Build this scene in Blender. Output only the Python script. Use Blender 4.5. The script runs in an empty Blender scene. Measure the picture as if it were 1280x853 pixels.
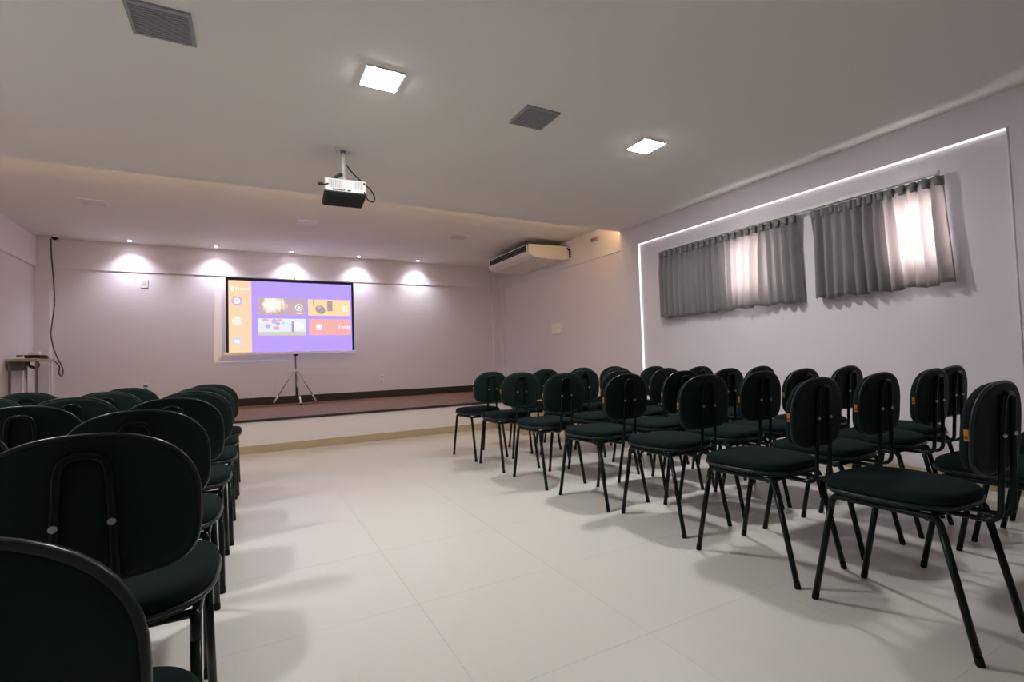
import bpy, bmesh, math, random
from mathutils import Vector, Matrix
random.seed(7)
PI = math.pi
scene = bpy.context.scene
C = scene.collection

# ------------------------------------------------------------------ camera
def camera():
    f, yaw, pitch, roll = 613.5, 0.49187, 0.03653, -0.03138
    cy, sy, cp, sp = math.cos(yaw), math.sin(yaw), math.cos(pitch), math.sin(pitch)
    fw = Vector((sy*cp, cy*cp, sp)); r = Vector((cy, -sy, 0)); u = r.cross(fw)
    c, s = math.cos(roll), math.sin(roll)
    r2 = c*r + s*u; u2 = -s*r + c*u
    cam = bpy.data.cameras.new('camera'); o = bpy.data.objects.new('camera', cam); C.objects.link(o)
    m = Matrix((r2, u2, -fw)).transposed().to_4x4(); m.translation = (0, 0, 0.95)
    o.matrix_world = m
    cam.sensor_width = 36.0; cam.lens = f/1280*36.0; cam.clip_start = 0.02
    scene.camera = o
camera()
# ------------------------------------------------------------------ world and exposure
w = bpy.data.worlds.new('sky'); scene.world = w; w.use_nodes = True
w.node_tree.nodes['Background'].inputs[0].default_value = (0.75, 0.82, 0.95, 1)
w.node_tree.nodes['Background'].inputs[1].default_value = 1.0
scene.view_settings.view_transform = 'Standard'
scene.view_settings.look = 'None'
scene.view_settings.gamma = 1.0
scene.view_settings.use_curve_mapping = False
scene.view_settings.exposure = 1.68
PANEL_L = 72.0      # radiance of the square ceiling lamps
COVE_L = 5.0
SPOT_W = 14.0
PANE_L = 12.0

# room numbers (metres)
ZM, ZC = 2.546, 2.699          # main and stage ceiling
XR, XL = 4.256, -2.39          # right and left wall
YB, YF = 8.36, -2.6            # back wall, wall behind the camera
YE = 4.867                     # edge of the lowered ceiling
YS, ZS = 6.158, 0.373          # stage front and stage height
ZL = 2.308                     # underside of the wall beam

# ------------------------------------------------------------------ materials
MATS = {}
def mat(name, col, rough=0.6, metal=0.0, spec=0.5, noise=0.0, nscale=30.0, bump=0.0, bscale=200.0,
        emit=None, estr=0.0, coat=0.0, stretch=None, sheen=0.0, trans=0.0, grain=None):
    if name in MATS: return MATS[name]
    m = bpy.data.materials.new(name); m.use_nodes = True
    nt = m.node_tree; n = nt.nodes; p = n['Principled BSDF']
    p.inputs['Base Color'].default_value = (*col, 1); p.inputs['Roughness'].default_value = rough
    p.inputs['Metallic'].default_value = metal; p.inputs['Specular IOR Level'].default_value = spec
    p.inputs['Coat Weight'].default_value = coat; p.inputs['Sheen Weight'].default_value = sheen
    if emit:
        p.inputs['Emission Color'].default_value = (*emit, 1); p.inputs['Emission Strength'].default_value = estr
    tc = n.new('ShaderNodeTexCoord')
    src = tc.outputs['Object']
    if stretch:
        mp = n.new('ShaderNodeMapping'); mp.inputs['Scale'].default_value = stretch
        nt.links.new(src, mp.inputs['Vector']); src = mp.outputs['Vector']
    if noise > 0:
        t = n.new('ShaderNodeTexNoise'); t.inputs['Scale'].default_value = nscale; t.inputs['Detail'].default_value = 5
        nt.links.new(src, t.inputs['Vector'])
        mx = n.new('ShaderNodeMix'); mx.data_type = 'RGBA'
        lo = tuple(c*(1-noise) for c in col); hi = tuple(min(1, c*(1+noise)) for c in col)
        if grain: lo = grain
        mx.inputs['A'].default_value = (*lo, 1); mx.inputs['B'].default_value = (*hi, 1)
        nt.links.new(t.outputs['Fac'], mx.inputs['Factor']); nt.links.new(mx.outputs['Result'], p.inputs['Base Color'])
    if bump > 0:
        t2 = n.new('ShaderNodeTexNoise'); t2.inputs['Scale'].default_value = bscale; t2.inputs['Detail'].default_value = 3
        nt.links.new(src, t2.inputs['Vector'])
        b = n.new('ShaderNodeBump'); b.inputs['Strength'].default_value = bump; b.inputs['Distance'].default_value = 0.002
        nt.links.new(t2.outputs['Fac'], b.inputs['Height']); nt.links.new(b.outputs['Normal'], p.inputs['Normal'])
    MATS[name] = m
    return m

M_WALL = mat('wall_paint', (0.82, 0.772, 0.832), 0.85, spec=0.2, noise=0.025, nscale=3, bump=0.12, bscale=90)
M_CEIL = mat('ceiling_paint', (0.87, 0.845, 0.805), 0.9, spec=0.15, noise=0.015, nscale=2, bump=0.05, bscale=60)
M_TRIM = mat('white_plaster', (0.80, 0.77, 0.79), 0.7, spec=0.3, bump=0.04)
M_LEDTRIM = mat('lit_frame_profile', (0.80, 0.77, 0.79), 0.6, emit=(1.0, 0.95, 1.0), estr=0.36)
M_GROUT = mat('grout', (0.72, 0.70, 0.66), 0.9)
M_TILE = mat('porcelain_tile', (0.755, 0.738, 0.692), 0.30, spec=0.45, noise=0.02, nscale=1.6, bump=0.02, bscale=400)
M_TAN = mat('tan_tile', (0.52, 0.42, 0.27), 0.4, noise=0.06, nscale=6)
M_WOOD = mat('stage_wood', (0.185, 0.092, 0.058), 0.40, noise=0.35, nscale=7, stretch=(0.6, 9, 9), bump=0.1, bscale=60)
M_DARKWOOD = mat('dark_wood', (0.030, 0.022, 0.014), 0.45, noise=0.3, nscale=9, stretch=(0.6, 8, 8))
M_FABRIC = mat('black_fabric', (0.0092, 0.0180, 0.0178), 0.95, spec=0.06, noise=0.35, nscale=500, bump=0.25, bscale=900, sheen=0.015)
M_SHELL = mat('black_plastic', (0.0085, 0.0195, 0.0175), 0.62, spec=0.14, noise=0.15, nscale=60, bump=0.08, bscale=500)
M_EDGE = mat('edge_profile', (0.010, 0.019, 0.020), 0.30, spec=0.36, noise=0.1, nscale=50)
M_TUBE = mat('black_painted_steel', (0.0050, 0.0125, 0.0110), 0.24, spec=0.16, noise=0.1, nscale=80)
M_RUBBER = mat('black_rubber', (0.008, 0.009, 0.009), 0.8, spec=0.2, noise=0.1)
M_STEEL = mat('zinc_steel', (0.62, 0.62, 0.62), 0.35, metal=0.9, noise=0.1, nscale=60)
M_TAG = mat('orange_tag', (0.50, 0.19, 0.015), 0.6, noise=0.08, nscale=90)
M_TAGDARK = mat('tag_print', (0.10, 0.04, 0.01), 0.6, noise=0.05)
M_WHITE = mat('white_plastic', (0.85, 0.83, 0.83), 0.45, noise=0.02, nscale=20)
M_CREAM = mat('cream_plastic', (0.86, 0.81, 0.75), 0.5, noise=0.02, nscale=20)
M_GREY = mat('grey_plastic', (0.20, 0.21, 0.23), 0.6, noise=0.05, nscale=40)
M_BLACK = mat('black_device', (0.010, 0.014, 0.014), 0.55, spec=0.2, noise=0.1, nscale=40)
M_CABLE = mat('grey_green_cable', (0.06, 0.07, 0.068), 0.5, noise=0.1, nscale=60)
M_BCABLE = mat('black_cable', (0.010, 0.012, 0.012), 0.5, noise=0.1, nscale=60)
M_CHROME = mat('chrome_tube', (0.55, 0.54, 0.53), 0.25, metal=0.85, noise=0.05)
M_VENT = mat('vent_grille', (0.31, 0.32, 0.34), 0.6, noise=0.05, nscale=30)
M_VENTIN = mat('vent_inside', (0.18, 0.185, 0.195), 0.8, noise=0.05)
M_LAMPFRAME = mat('lamp_frame', (0.75, 0.73, 0.72), 0.5, noise=0.02)
M_LAMPOFF = mat('diffuser_off', (0.66, 0.63, 0.64), 0.4, noise=0.02)
M_LAMPON = mat('diffuser_lit', (0.9, 0.9, 0.9), 0.5, emit=(1.0, 0.985, 0.955), estr=PANEL_L)
M_DESKTOP = mat('desk_board', (0.42, 0.33, 0.24), 0.5, noise=0.1, nscale=8, stretch=(2, 12, 12))
M_DESKBODY = mat('desk_panel', (0.16, 0.145, 0.13), 0.6, noise=0.06, nscale=8)
M_ALU = mat('window_aluminium', (0.55, 0.55, 0.57), 0.4, metal=0.4, noise=0.04)
M_PANE = mat('daylit_pane', (0.8, 0.8, 0.8), 0.3, emit=(1.0, 0.94, 0.93), estr=PANE_L)
M_PANE2 = mat('frosted_pane', (0.7, 0.7, 0.72), 0.4, emit=(0.95, 0.95, 1.0), estr=0.35)
M_COVE = mat('warm_led', (0.9, 0.8, 0.6), 0.5, emit=(1.0, 0.62, 0.25), estr=COVE_L)
M_SPOTLENS = mat('spot_lens', (0.9, 0.9, 0.9), 0.4, emit=(1.0, 0.95, 1.0), estr=30)
M_SCREEN = mat('screen_fabric', (0.78, 0.76, 0.78), 0.8, noise=0.01)
M_BORDER = mat('screen_border', (0.010, 0.011, 0.022), 0.7, noise=0.05)

def cloth(name, col, tr):
    m = bpy.data.materials.new(name); m.use_nodes = True
    nt = m.node_tree; n = nt.nodes; p = n['Principled BSDF']; out = n['Material Output']
    tc = n.new('ShaderNodeTexCoord'); t = n.new('ShaderNodeTexNoise'); t.inputs['Scale'].default_value = 300
    nt.links.new(tc.outputs['Object'], t.inputs['Vector'])
    mx = n.new('ShaderNodeMix'); mx.data_type = 'RGBA'
    mx.inputs['A'].default_value = (*[c*0.9 for c in col], 1); mx.inputs['B'].default_value = (*[c*1.1 for c in col], 1)
    nt.links.new(t.outputs['Fac'], mx.inputs['Factor']); nt.links.new(mx.outputs['Result'], p.inputs['Base Color'])
    p.inputs['Roughness'].default_value = 0.9; p.inputs['Specular IOR Level'].default_value = 0.1
    if tr > 0:
        tl = n.new('ShaderNodeBsdfTranslucent'); tl.inputs['Color'].default_value = (0.70, 0.635, 0.63, 1)
        ms = n.new('ShaderNodeMixShader'); ms.inputs[0].default_value = tr
        nt.links.new(p.outputs[0], ms.inputs[1]); nt.links.new(tl.outputs[0], ms.inputs[2])
        nt.links.new(ms.outputs[0], out.inputs[0])
    return m
M_CURT = cloth('grey_curtain', (0.27, 0.27, 0.275), 0.0)
M_SHEER = cloth('thin_grey_curtain', (0.335, 0.335, 0.34), 0.40)

# ------------------------------------------------------------------ helpers
def link(name, me, m, parent=None, smooth=False, loc=None):
    if smooth: me.polygons.foreach_set('use_smooth', [True]*len(me.polygons))
    if m is not None and not me.materials: me.materials.append(m)
    o = bpy.data.objects.new(name, me); C.objects.link(o)
    if parent: o.parent = parent
    if loc: o.location = loc
    return o
def obj(name, bm, m, parent=None, smooth=False, loc=None):
    bmesh.ops.recalc_face_normals(bm, faces=bm.faces)
    me = bpy.data.meshes.new(name); bm.to_mesh(me); bm.free()
    return link(name, me, m, parent, smooth, loc)
def tag(o, label, cat, group=None):
    o['label'] = label; o['category'] = cat
    if group: o['group'] = group
    return o
def thing(name, label, cat, loc=(0, 0, 0), rotz=0.0, group=None):
    o = bpy.data.objects.new(name, None); o.empty_display_size = 0.1; C.objects.link(o)
    o.location = loc; o.rotation_euler = (0, 0, rotz)
    return tag(o, label, cat, group)
def struct(name, bm, m, smooth=False):
    o = obj(name, bm, m, None, smooth); o['kind'] = 'structure'; return o
def box(bm, x0, x1, y0, y1, z0, z1, bev=0.0):
    vs = [bm.verts.new((x, y, z)) for x in (x0, x1) for y in (y0, y1) for z in (z0, z1)]
    fs = [bm.faces.new([vs[i] for i in q]) for q in ((0, 1, 3, 2), (4, 6, 7, 5), (0, 4, 5, 1), (2, 3, 7, 6), (0, 2, 6, 4), (1, 5, 7, 3))]
    if bev > 0:
        es = list({e for f in fs for e in f.edges})
        bmesh.ops.bevel(bm, geom=es, offset=bev, segments=2, affect='EDGES', profile=0.6)
def bx(*a, bev=0.0):
    bm = bmesh.new(); box(bm, *a, bev=bev); return bm
def cyl(bm, p0, p1, r0, r1=None, seg=16, caps=True):
    tube(bm, [p0, p1], [r0, r0 if r1 is None else r1], seg, caps)
def tube(bm, pts, r, seg=12, caps=True, closed=False):
    pts = [Vector(p) for p in pts]; n = len(pts)
    rr = r if isinstance(r, (list, tuple)) else [r]*n
    def tan(i):
        if closed: return (pts[(i+1) % n]-pts[i-1]).normalized()
        if i == 0: return (pts[1]-pts[0]).normalized()
        if i == n-1: return (pts[-1]-pts[-2]).normalized()
        return ((pts[i+1]-pts[i]).normalized()+(pts[i]-pts[i-1]).normalized()).normalized()
    t = tan(0); a = Vector((0, 0, 1)) if abs(t.z) < 0.9 else Vector((1, 0, 0))
    u = t.cross(a).normalized(); rings = []
    for i in range(n):
        t2 = tan(i); q = t.rotation_difference(t2); u = (q @ u).normalized(); t = t2; v = t.cross(u)
        rings.append([bm.verts.new(pts[i]+rr[i]*(math.cos(2*PI*k/seg)*u+math.sin(2*PI*k/seg)*v)) for k in range(seg)])
    m = n if closed else n-1
    for i in range(m):
        A, B = rings[i], rings[(i+1) % n]
        for k in range(seg): bm.faces.new((A[k], A[(k+1) % seg], B[(k+1) % seg], B[k]))
    if caps and not closed:
        bm.faces.new(rings[0][::-1]); bm.faces.new(rings[-1])
def fillet(pts, r, seg=6):
    pts = [Vector(p) for p in pts]; out = [pts[0]]
    for i in range(1, len(pts)-1):
        a, b, c = pts[i-1], pts[i], pts[i+1]
        d = min(r, (a-b).length*0.49, (c-b).length*0.49)
        p0 = b+(a-b).normalized()*d; p1 = b+(c-b).normalized()*d
        for k in range(seg+1):
            s = k/seg; out.append((1-s)**2*p0+2*s*(1-s)*b+s*s*p1)
    out.append(pts[-1]); return out
def smoothpath(pts, n=8):
    pts = [Vector(p) for p in pts]; P = [pts[0]]+pts+[pts[-1]]; out = []
    for i in range(1, len(P)-2):
        for k in range(n):
            t = k/n; a, b, c, d = P[i-1:i+3]
            out.append(0.5*((2*b)+(c-a)*t+(2*a-5*b+4*c-d)*t*t+(3*b-a-3*c+d)*t**3))
    out.append(pts[-1]); return out
def rings_mesh(bm, rings, cap0=True, cap1=True):
    R = [[bm.verts.new(p) for p in r] for r in rings]; n = len(R[0])
    for A, B in zip(R, R[1:]):
        for k in range(n): bm.faces.new((A[k], A[(k+1) % n], B[(k+1) % n], B[k]))
    if cap0: bm.faces.new(R[0][::-1])
    if cap1: bm.faces.new(R[-1])
def dup(root, label, loc, rotz, group):
    r = root.copy(); C.objects.link(r); r.location = loc; r.rotation_euler = (0, 0, rotz)
    r['label'] = label; r['group'] = group
    for chd in list(root.children):
        c = chd.copy(); C.objects.link(c); c.parent = r
        for g in chd.children:
            d = g.copy(); C.objects.link(d); d.parent = c
    return r

# ------------------------------------------------------------------ the room
# floor: grout bed and large tiles
floor = struct('floor', bx(XL-0.1, XR+0.1, YF-0.1, YB+0.1, -0.12, -0.0015), M_GROUT)
T = 0.62; x_start = 0.575; y_start = 1.30
gx = [x_start+T*i for i in range(-6, 8)]; gy = [y_start+T*i for i in range(-8, 9)]
cache = {}
for x in gx:
    for y in gy:
        x0, x1 = max(x, XL), min(x+T, XR); y0, y1 = max(y, YF), min(y+T, YS)
        if x1-x0 < 0.02 or y1-y0 < 0.02: continue
        key = (round(x1-x0, 3), round(y1-y0, 3))
        if key not in cache:
            bm = bx(0.0004, x1-x0-0.0004, 0.0004, y1-y0-0.0004, -0.0015, 0.0)
            o = obj('floor_tile', bm, M_TILE, floor, loc=(x0, y0, 0)); cache[key] = o.data
        else:
            link('floor_tile', cache[key], None, floor, loc=(x0, y0, 0))
# ceilings
bm = bmesh.new(); box(bm, XL-0.2, XR+0.2, YF-0.2, YE, ZM, ZM+0.12)
struct('ceiling', bm, M_CEIL)
bm = bmesh.new(); box(bm, XL-0.2, XR+0.2, YE-0.25, YB+0.2, ZC, ZC+0.12)
struct('ceiling', bm, M_CEIL)
# walls
W1 = (1.56, 2.34, 1.50, 2.01); W2 = (2.62, 4.05, 1.50, 2.01)      # window openings (y0,y1,z0,z1)
bm = bmesh.new()
ys = [YF-0.2, W1[0], W1[1], W2[0], W2[1], YE]; zs = [-0.1, 1.50, 2.01, ZM+0.1]
for i in range(5):
    for j in range(3):
        if j == 1 and i in (1, 3): continue
        box(bm, XR, XR+0.22, ys[i], ys[i+1], zs[j], zs[j+1])
struct('wall_right', bm, M_WALL)
bm = bmesh.new()
box(bm, XR+0.012, XR+0.22, YE, YB+0.2, -0.1, ZC+0.1)
box(bm, XR, XR+0.10, YE, YB+0.2, ZL, ZC+0.1)
box(bm, XR-0.05, XR+0.10, YB-0.16, YB+0.1, ZS, ZC+0.1)           # corner pilaster
struct('wall_right', bm, M_WALL)
bm = bmesh.new()
box(bm, XL-0.2, XR+0.2, YB, YB+0.2, -0.1, ZC+0.1)
box(bm, XL-0.1, XR+0.1, YB-0.012, YB+0.1, ZL, ZC+0.1)
box(bm, XL-0.1, XL+0.15, YB-0.10, YB+0.1, ZS, ZC+0.1)
box(bm, XR-0.20, XR-0.02, YB-0.07, YB+0.1, ZS, ZC+0.1)
struct('wall_back', bm, M_WALL)
bm = bmesh.new()
box(bm, XL-0.2, XL, YF-0.2, YB+0.2, -0.1, ZC+0.1)
box(bm, XL-0.1, XL+0.03, YF-0.1, YB+0.1, ZL, ZC+0.1)
struct('wall_left', bm, M_WALL)
struct('wall_front', bx(XL-0.2, XR+0.2, YF-0.2, YF, -0.1, ZM+0.1), M_WALL)
# the wall stands proud around a shallow niche that holds the windows; light strips sit in the niche's edge
FY0, FY1, FZ = 1.198, 4.54, 2.315; PR = 0.025
bm = bmesh.new()
box(bm, XR-PR, XR, YF-0.1, FY0, -0.1, ZM+0.1); box(bm, XR-PR, XR, FY1, YE, -0.1, ZM+0.1); box(bm, XR-PR, XR, FY0, FY1, FZ, ZM+0.1)
struct('wall_right', bm, M_WALL)
struct('trim_1', bx(XR-0.020, XR-0.001, FY0+0.002, FY1-0.016, FZ-0.009, FZ-0.001, bev=0.002), M_LEDTRIM)
struct('trim_2', bx(XR-0.020, XR-0.001, FY1-0.009, FY1-0.001, 0.085, FZ-0.001, bev=0.002), M_LEDTRIM)
bm = bmesh.new(); cyl(bm, (XR-PR, FY0-0.004, 0.085), (XR-PR, FY0-0.004, FZ), 0.006, seg=12)
struct('trim_3', bm, M_TRIM, True)
# baseboards
struct('baseboard_right', bx(XR-0.036, XR-0.025, YF, YE, 0, 0.082, bev=0.003), M_TAN)
struct('baseboard_right', bx(XR-0.002, XR+0.012, YE, YS, 0, 0.082, bev=0.003), M_TAN)
struct('baseboard_left', bx(XL, XL+0.014, YF, YS, 0, 0.082, bev=0.003), M_TAN)
struct('baseboard_front', bx(XL, XR, YF, YF+0.014, 0, 0.082, bev=0.003), M_TAN)
bm = bmesh.new(); box(bm, XL+0.15, XR-0.2, YB-0.018, YB, ZS, ZS+0.115, bev=0.004)
struct('baseboard_back', bm, M_DARKWOOD)
struct('baseboard_right', bx(XR-0.006, XR+0.012, YS, YB-0.16, ZS, ZS+0.115, bev=0.004), M_DARKWOOD)
struct('baseboard_left', bx(XL, XL+0.018, YS, YB-0.10, ZS, ZS+0.115, bev=0.004), M_DARKWOOD)

# stage
st = thing('stage', 'low white stage with dark wooden plank deck along the back wall', 'stage', (0, YS, 0))
obj('riser', bx(XL+0.001, XR+0.011, 0.0, 0.12, 0.001, ZS-0.03), mat('riser_paint', (0.85, 0.80, 0.81), 0.8, spec=0.2, noise=0.02, nscale=3), st)
obj('skirting_tile', bx(XL, XR+0.012, -0.012, 0.0, 0, 0.085, bev=0.003), M_TAN, st)
obj('joist_bed', bx(XL+0.001, XR+0.011, 0.12, YB-YS-0.001, 0.001, ZS-0.03), M_DARKWOOD, st)
obj('nosing', bx(XL, XR+0.012, -0.018, 0.03, ZS-0.028, ZS, bev=0.006), M_DARKWOOD, st)
npl = 15; pw = (YB-YS-0.03)/npl
me = None
for i in range(npl):
    if me is None:
        o = obj('deck_plank', bx(XL, XR+0.012, 0.0015, pw-0.0015, 0, 0.0295, bev=0.002), M_WOOD, st, loc=(0, 0.03, ZS-0.03)); me = o.data
    else:
        o = link('deck_plank', me, None, st, loc=(0, 0.03+i*pw, ZS-0.03+(0.0005 if i % 3 else 0)))
# steps up to the stage at the right wall
sp = thing('stage_steps', 'two tan tiled steps up to the stage beside the right wall', 'steps', (3.0, 5.30, 0))
obj('step', bx(0, XR+0.012-3.0, 0, YS-5.315, 0, 0.125, bev=0.004), M_TAN, sp)
obj('step', bx(0, XR+0.012-3.0, 0.42, YS-5.315, 0.125, 0.25, bev=0.004), M_TAN, sp)

# ------------------------------------------------------------------ windows and curtains
for n, (y0, y1, z0, z1) in ((1, W1), (2, W2)):
    bm = bmesh.new(); x0, x1 = XR+0.02, XR+0.07
    box(bm, x0, x1, y0, y1, z0, z0+0.04); box(bm, x0, x1, y0, y1, z1-0.04, z1)
    box(bm, x0, x1, y0, y0+0.04, z0+0.04, z1-0.04); box(bm, x0, x1, y1-0.04, y1, z0+0.04, z1-0.04)
    fr = struct('window_%d' % n, bm, M_ALU)
    k = 3 if n == 1 else 5; d = (y1-y0-0.08)/k
    for i in range(k):
        a = y0+0.04+i*d
        pn = obj('pane', bx(x0+0.02, x0+0.028, a, a+d, z0+0.04, z1-0.04), M_PANE if (n, i) in ((1, 0), (2, 1)) else M_PANE2, fr)
        if i: obj('mullion', bx(x0+0.005, x1-0.005, a-0.015, a+0.015, z0+0.04, z1-0.04), M_ALU, fr)

def drape(name, m, parent, ya, yb, z0, z1, seed, lam=0.082, amp=0.040, flare=0.0):
    """hanging cloth from ya to yb (local), pleats pinched at the top; real 3 mm thickness"""
    rnd = random.Random(seed); ph = [rnd.uniform(-1, 1) for _ in range(6)]
    n = max(12, int(abs(yb-ya)/0.0075)); rows = 18; bm = bmesh.new()
    def P(i, j, off):
        s = ya+(yb-ya)*i/n; t = j/rows; z = z1+(z0-z1)*t
        low = min(1.0, t*3.2)
        phase = 2*PI*s/lam+0.9*t*math.sin(s*9+ph[0]*3)+0.5*t*math.sin(s*23+ph[1]*3)
        a = amp*(0.42+0.58*low)*(0.8+0.3*math.sin(s*13+ph[2]*3))
        x = a*math.sin(phase)+0.25*a*math.sin(2*phase+1)*low+0.012*t*math.sin(s*7+ph[3])
        y = s+0.35*a*math.cos(phase)*low + (-flare)*t*(1-(s-ya)/(yb-ya))**2
        z += 0.010*t*math.sin(s*31+ph[4]*3)*low
        return (x+off, y, z)
    F = [[bm.verts.new(P(i, j, -0.0015)) for i in range(n+1)] for j in range(rows+1)]
    B = [[bm.verts.new(P(i, j, 0.0015)) for i in range(n+1)] for j in range(rows+1)]
    for j in range(rows):
        for i in range(n):
            bm.faces.new((F[j][i], F[j][i+1], F[j+1][i+1], F[j+1][i])); bm.faces.new((B[j][i], B[j+1][i], B[j+1][i+1], B[j][i+1]))
    for j in range(rows):
        bm.faces.new((F[j][0], F[j+1][0], B[j+1][0], B[j][0])); bm.faces.new((F[j][n], B[j][n], B[j+1][n], F[j+1][n]))
    for i in range(n):
        bm.faces.new((F[0][i], B[0][i], B[0][i+1], F[0][i+1])); bm.faces.new((F[rows][i], F[rows][i+1], B[rows][i+1], B[rows][i]))
    return obj(name, bm, m, parent, True)
XCU = XR-0.075
def header(parent, ya, yb, z1, lam):
    n = int(round((yb-ya)/lam))
    obj('header_tape', bx(0.012, 0.017, ya, yb, z1-0.062, z1+0.004, bev=0.001), M_CURT, parent)
    me = None
    for i in range(n):
        y = ya+(i+0.5)*(yb-ya)/n
        if me is None:
            bm = bmesh.new()
            rings_mesh(bm, [[(-0.024*k*math.sin(PI*q/7)-0.004, 0.020*k*math.cos(PI*q/7), z) for q in range(8)] for k, z in ((0.95, 0.003), (1.0, -0.02), (0.85, -0.045), (0.95, -0.062))])
            me = obj('pinch_pleat', bm, M_CURT, parent, True, loc=(0, y, z1)).data
        else: link('pinch_pleat', me, None, parent, loc=(0, y, z1))
ca = thing('curtain', 'short grey pleated curtain with brightly daylit right end', 'curtain', (XCU, 1.51, 1.365))
drape('fabric', M_SHEER, ca, 0.0, 0.90, 0.0, 0.745, 1, lam=0.072, flare=0.05)
header(ca, 0.0, 0.90, 0.745, 0.072)
cb = thing('curtain', 'wider short grey pleated curtain with a narrow lit strip near its middle', 'curtain', (XCU, 2.52, 1.365))
drape('fabric', M_SHEER, cb, 0.0, 1.635, 0.0, 0.75, 5, lam=0.074)
header(cb, 0.0, 1.635, 0.75, 0.074)
rl = thing('curtain_rail', 'white curtain rail above the two grey curtains', 'curtain rail', (XR, 1.5, 2.125))
obj('rail', bx(-0.095, -0.06, 0.03, 2.63, 0.0, 0.024, bev=0.003), M_WHITE, rl)
bme = None
for y in (0.08, 0.93, 1.8, 2.6):
    if bme is None: bme = obj('bracket', bx(-0.06, 0.0, -0.01, 0.01, 0.004, 0.018, bev=0.002), M_WHITE, rl, loc=(0, y, 0)).data
    else: link('bracket', bme, None, rl, loc=(0, y, 0))

# ------------------------------------------------------------------ ceiling lamps, vents, spots
def panel_lamp(x, y, z, lit, label, s=0.212):
    t = thing('ceiling_lamp', label, 'ceiling lamp', (x, y, z), 0, 'square ceiling lamps')
    h = s/2; bm = bmesh.new(); f = 0.012
    box(bm, -h, h, -h, -h+f, -0.008, 0.0); box(bm, -h, h, h-f, h, -0.008, 0.0)
    box(bm, -h, -h+f, -h+f, h-f, -0.008, 0.0); box(bm, h-f, h, -h+f, h-f, -0.008, 0.0)
    obj('frame', bm, M_LAMPFRAME, t)
    obj('diffuser', bx(-h+f, h-f, -h+f, h-f, -0.0105 if lit else -0.009, 0.0), M_LAMPON if lit else M_LAMPOFF, t)
panel_lamp(0.672, 2.70, ZM, True, 'lit square ceiling lamp above the aisle nearest the projector')
panel_lamp(2.685, 2.75, ZM, True, 'lit square ceiling lamp above the right block of chairs')
panel_lamp(-1.335, 2.70, ZM, True, 'lit square ceiling lamp above the left block of chairs')
panel_lamp(-1.40, 6.42, ZC, False, 'unlit square lamp in the stage ceiling, leftmost of three')
panel_lamp(0.63, 6.41, ZC, False, 'unlit square lamp in the stage ceiling behind the projector')
panel_lamp(2.63, 6.41, ZC, False, 'unlit square lamp in the stage ceiling near the air conditioner')
def vent(x, y, label):
    t = thing('ceiling_vent', label, 'vent', (x, y, ZM), 0, 'square ceiling vents'); h = 0.125; f = 0.016
    bm = bmesh.new()
    box(bm, -h, h, -h, -h+f, -0.012, 0); box(bm, -h, h, h-f, h, -0.012, 0)
    box(bm, -h, -h+f, -h+f, h-f, -0.012, 0); box(bm, h-f, h, -h+f, h-f, -0.012, 0)
    obj('frame', bm, mat('vent_frame', (0.34, 0.335, 0.36), 0.6, noise=0.03), t)
    obj('backing', bx(-h+f, h-f, -h+f, h-f, -0.003, 0), M_VENTIN, t)
    me = None
    for i in range(13):
        yy = -h+f+0.008+i*(2*h-2*f-0.016)/12
        if me is None: me = obj('slat', bx(-h+f, h-f, -0.0055, 0.0055, -0.009, -0.004), M_VENT, t, loc=(0, yy, 0)).data
        else: link('slat', me, None, t, loc=(0, yy, 0))
vent(-0.34, 2.675, 'dark grey square ceiling vent above the left chairs')
vent(1.68, 2.725, 'grey square ceiling vent between the two lit lamps')
spot_names = ['leftmost of the five', 'second from the left', 'right above the middle of the screen', 'fourth from the left', 'rightmost of the five']
for i, x in enumerate((-1.405, -0.41, 0.59, 1.59, 2.58)):
    t = thing('ceiling_spotlight', 'small round stage ceiling spotlight, '+spot_names[i], 'spotlight', (x, 8.16, ZC), 0, 'spotlights washing the back wall')
    bm = bmesh.new(); tube(bm, [(0.029*math.cos(a*PI/12), 0.029*math.sin(a*PI/12), -0.003) for a in range(24)], 0.006, 8, closed=True)
    obj('trim_ring', bm, M_LAMPFRAME, t, True)
    bm = bmesh.new(); cyl(bm, (0, 0, -0.003), (0, 0, 0.0), 0.024, seg=20); obj('lens', bm, M_SPOTLENS, t)
    ld = bpy.data.lights.new('spot_beam', 'SPOT'); ld.energy = SPOT_W; ld.color = (0.93, 0.90, 1.0); ld.spot_size = math.radians(118); ld.spot_blend = 1.0; ld.shadow_soft_size = 0.03
    lo = bpy.data.objects.new('spot_beam', ld); C.objects.link(lo); lo.parent = t; lo.location = (0, 0, -0.012)
# warm strip hidden behind the lowered ceiling's edge
cv = tag(obj('cove_light_strip', bx(XL+0.05, XR-0.005, YE+0.002, YE+0.018, ZM+0.015, ZM+0.035), M_COVE), 'thin warm light strip along the back edge of the lowered ceiling', 'light strip')

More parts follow.
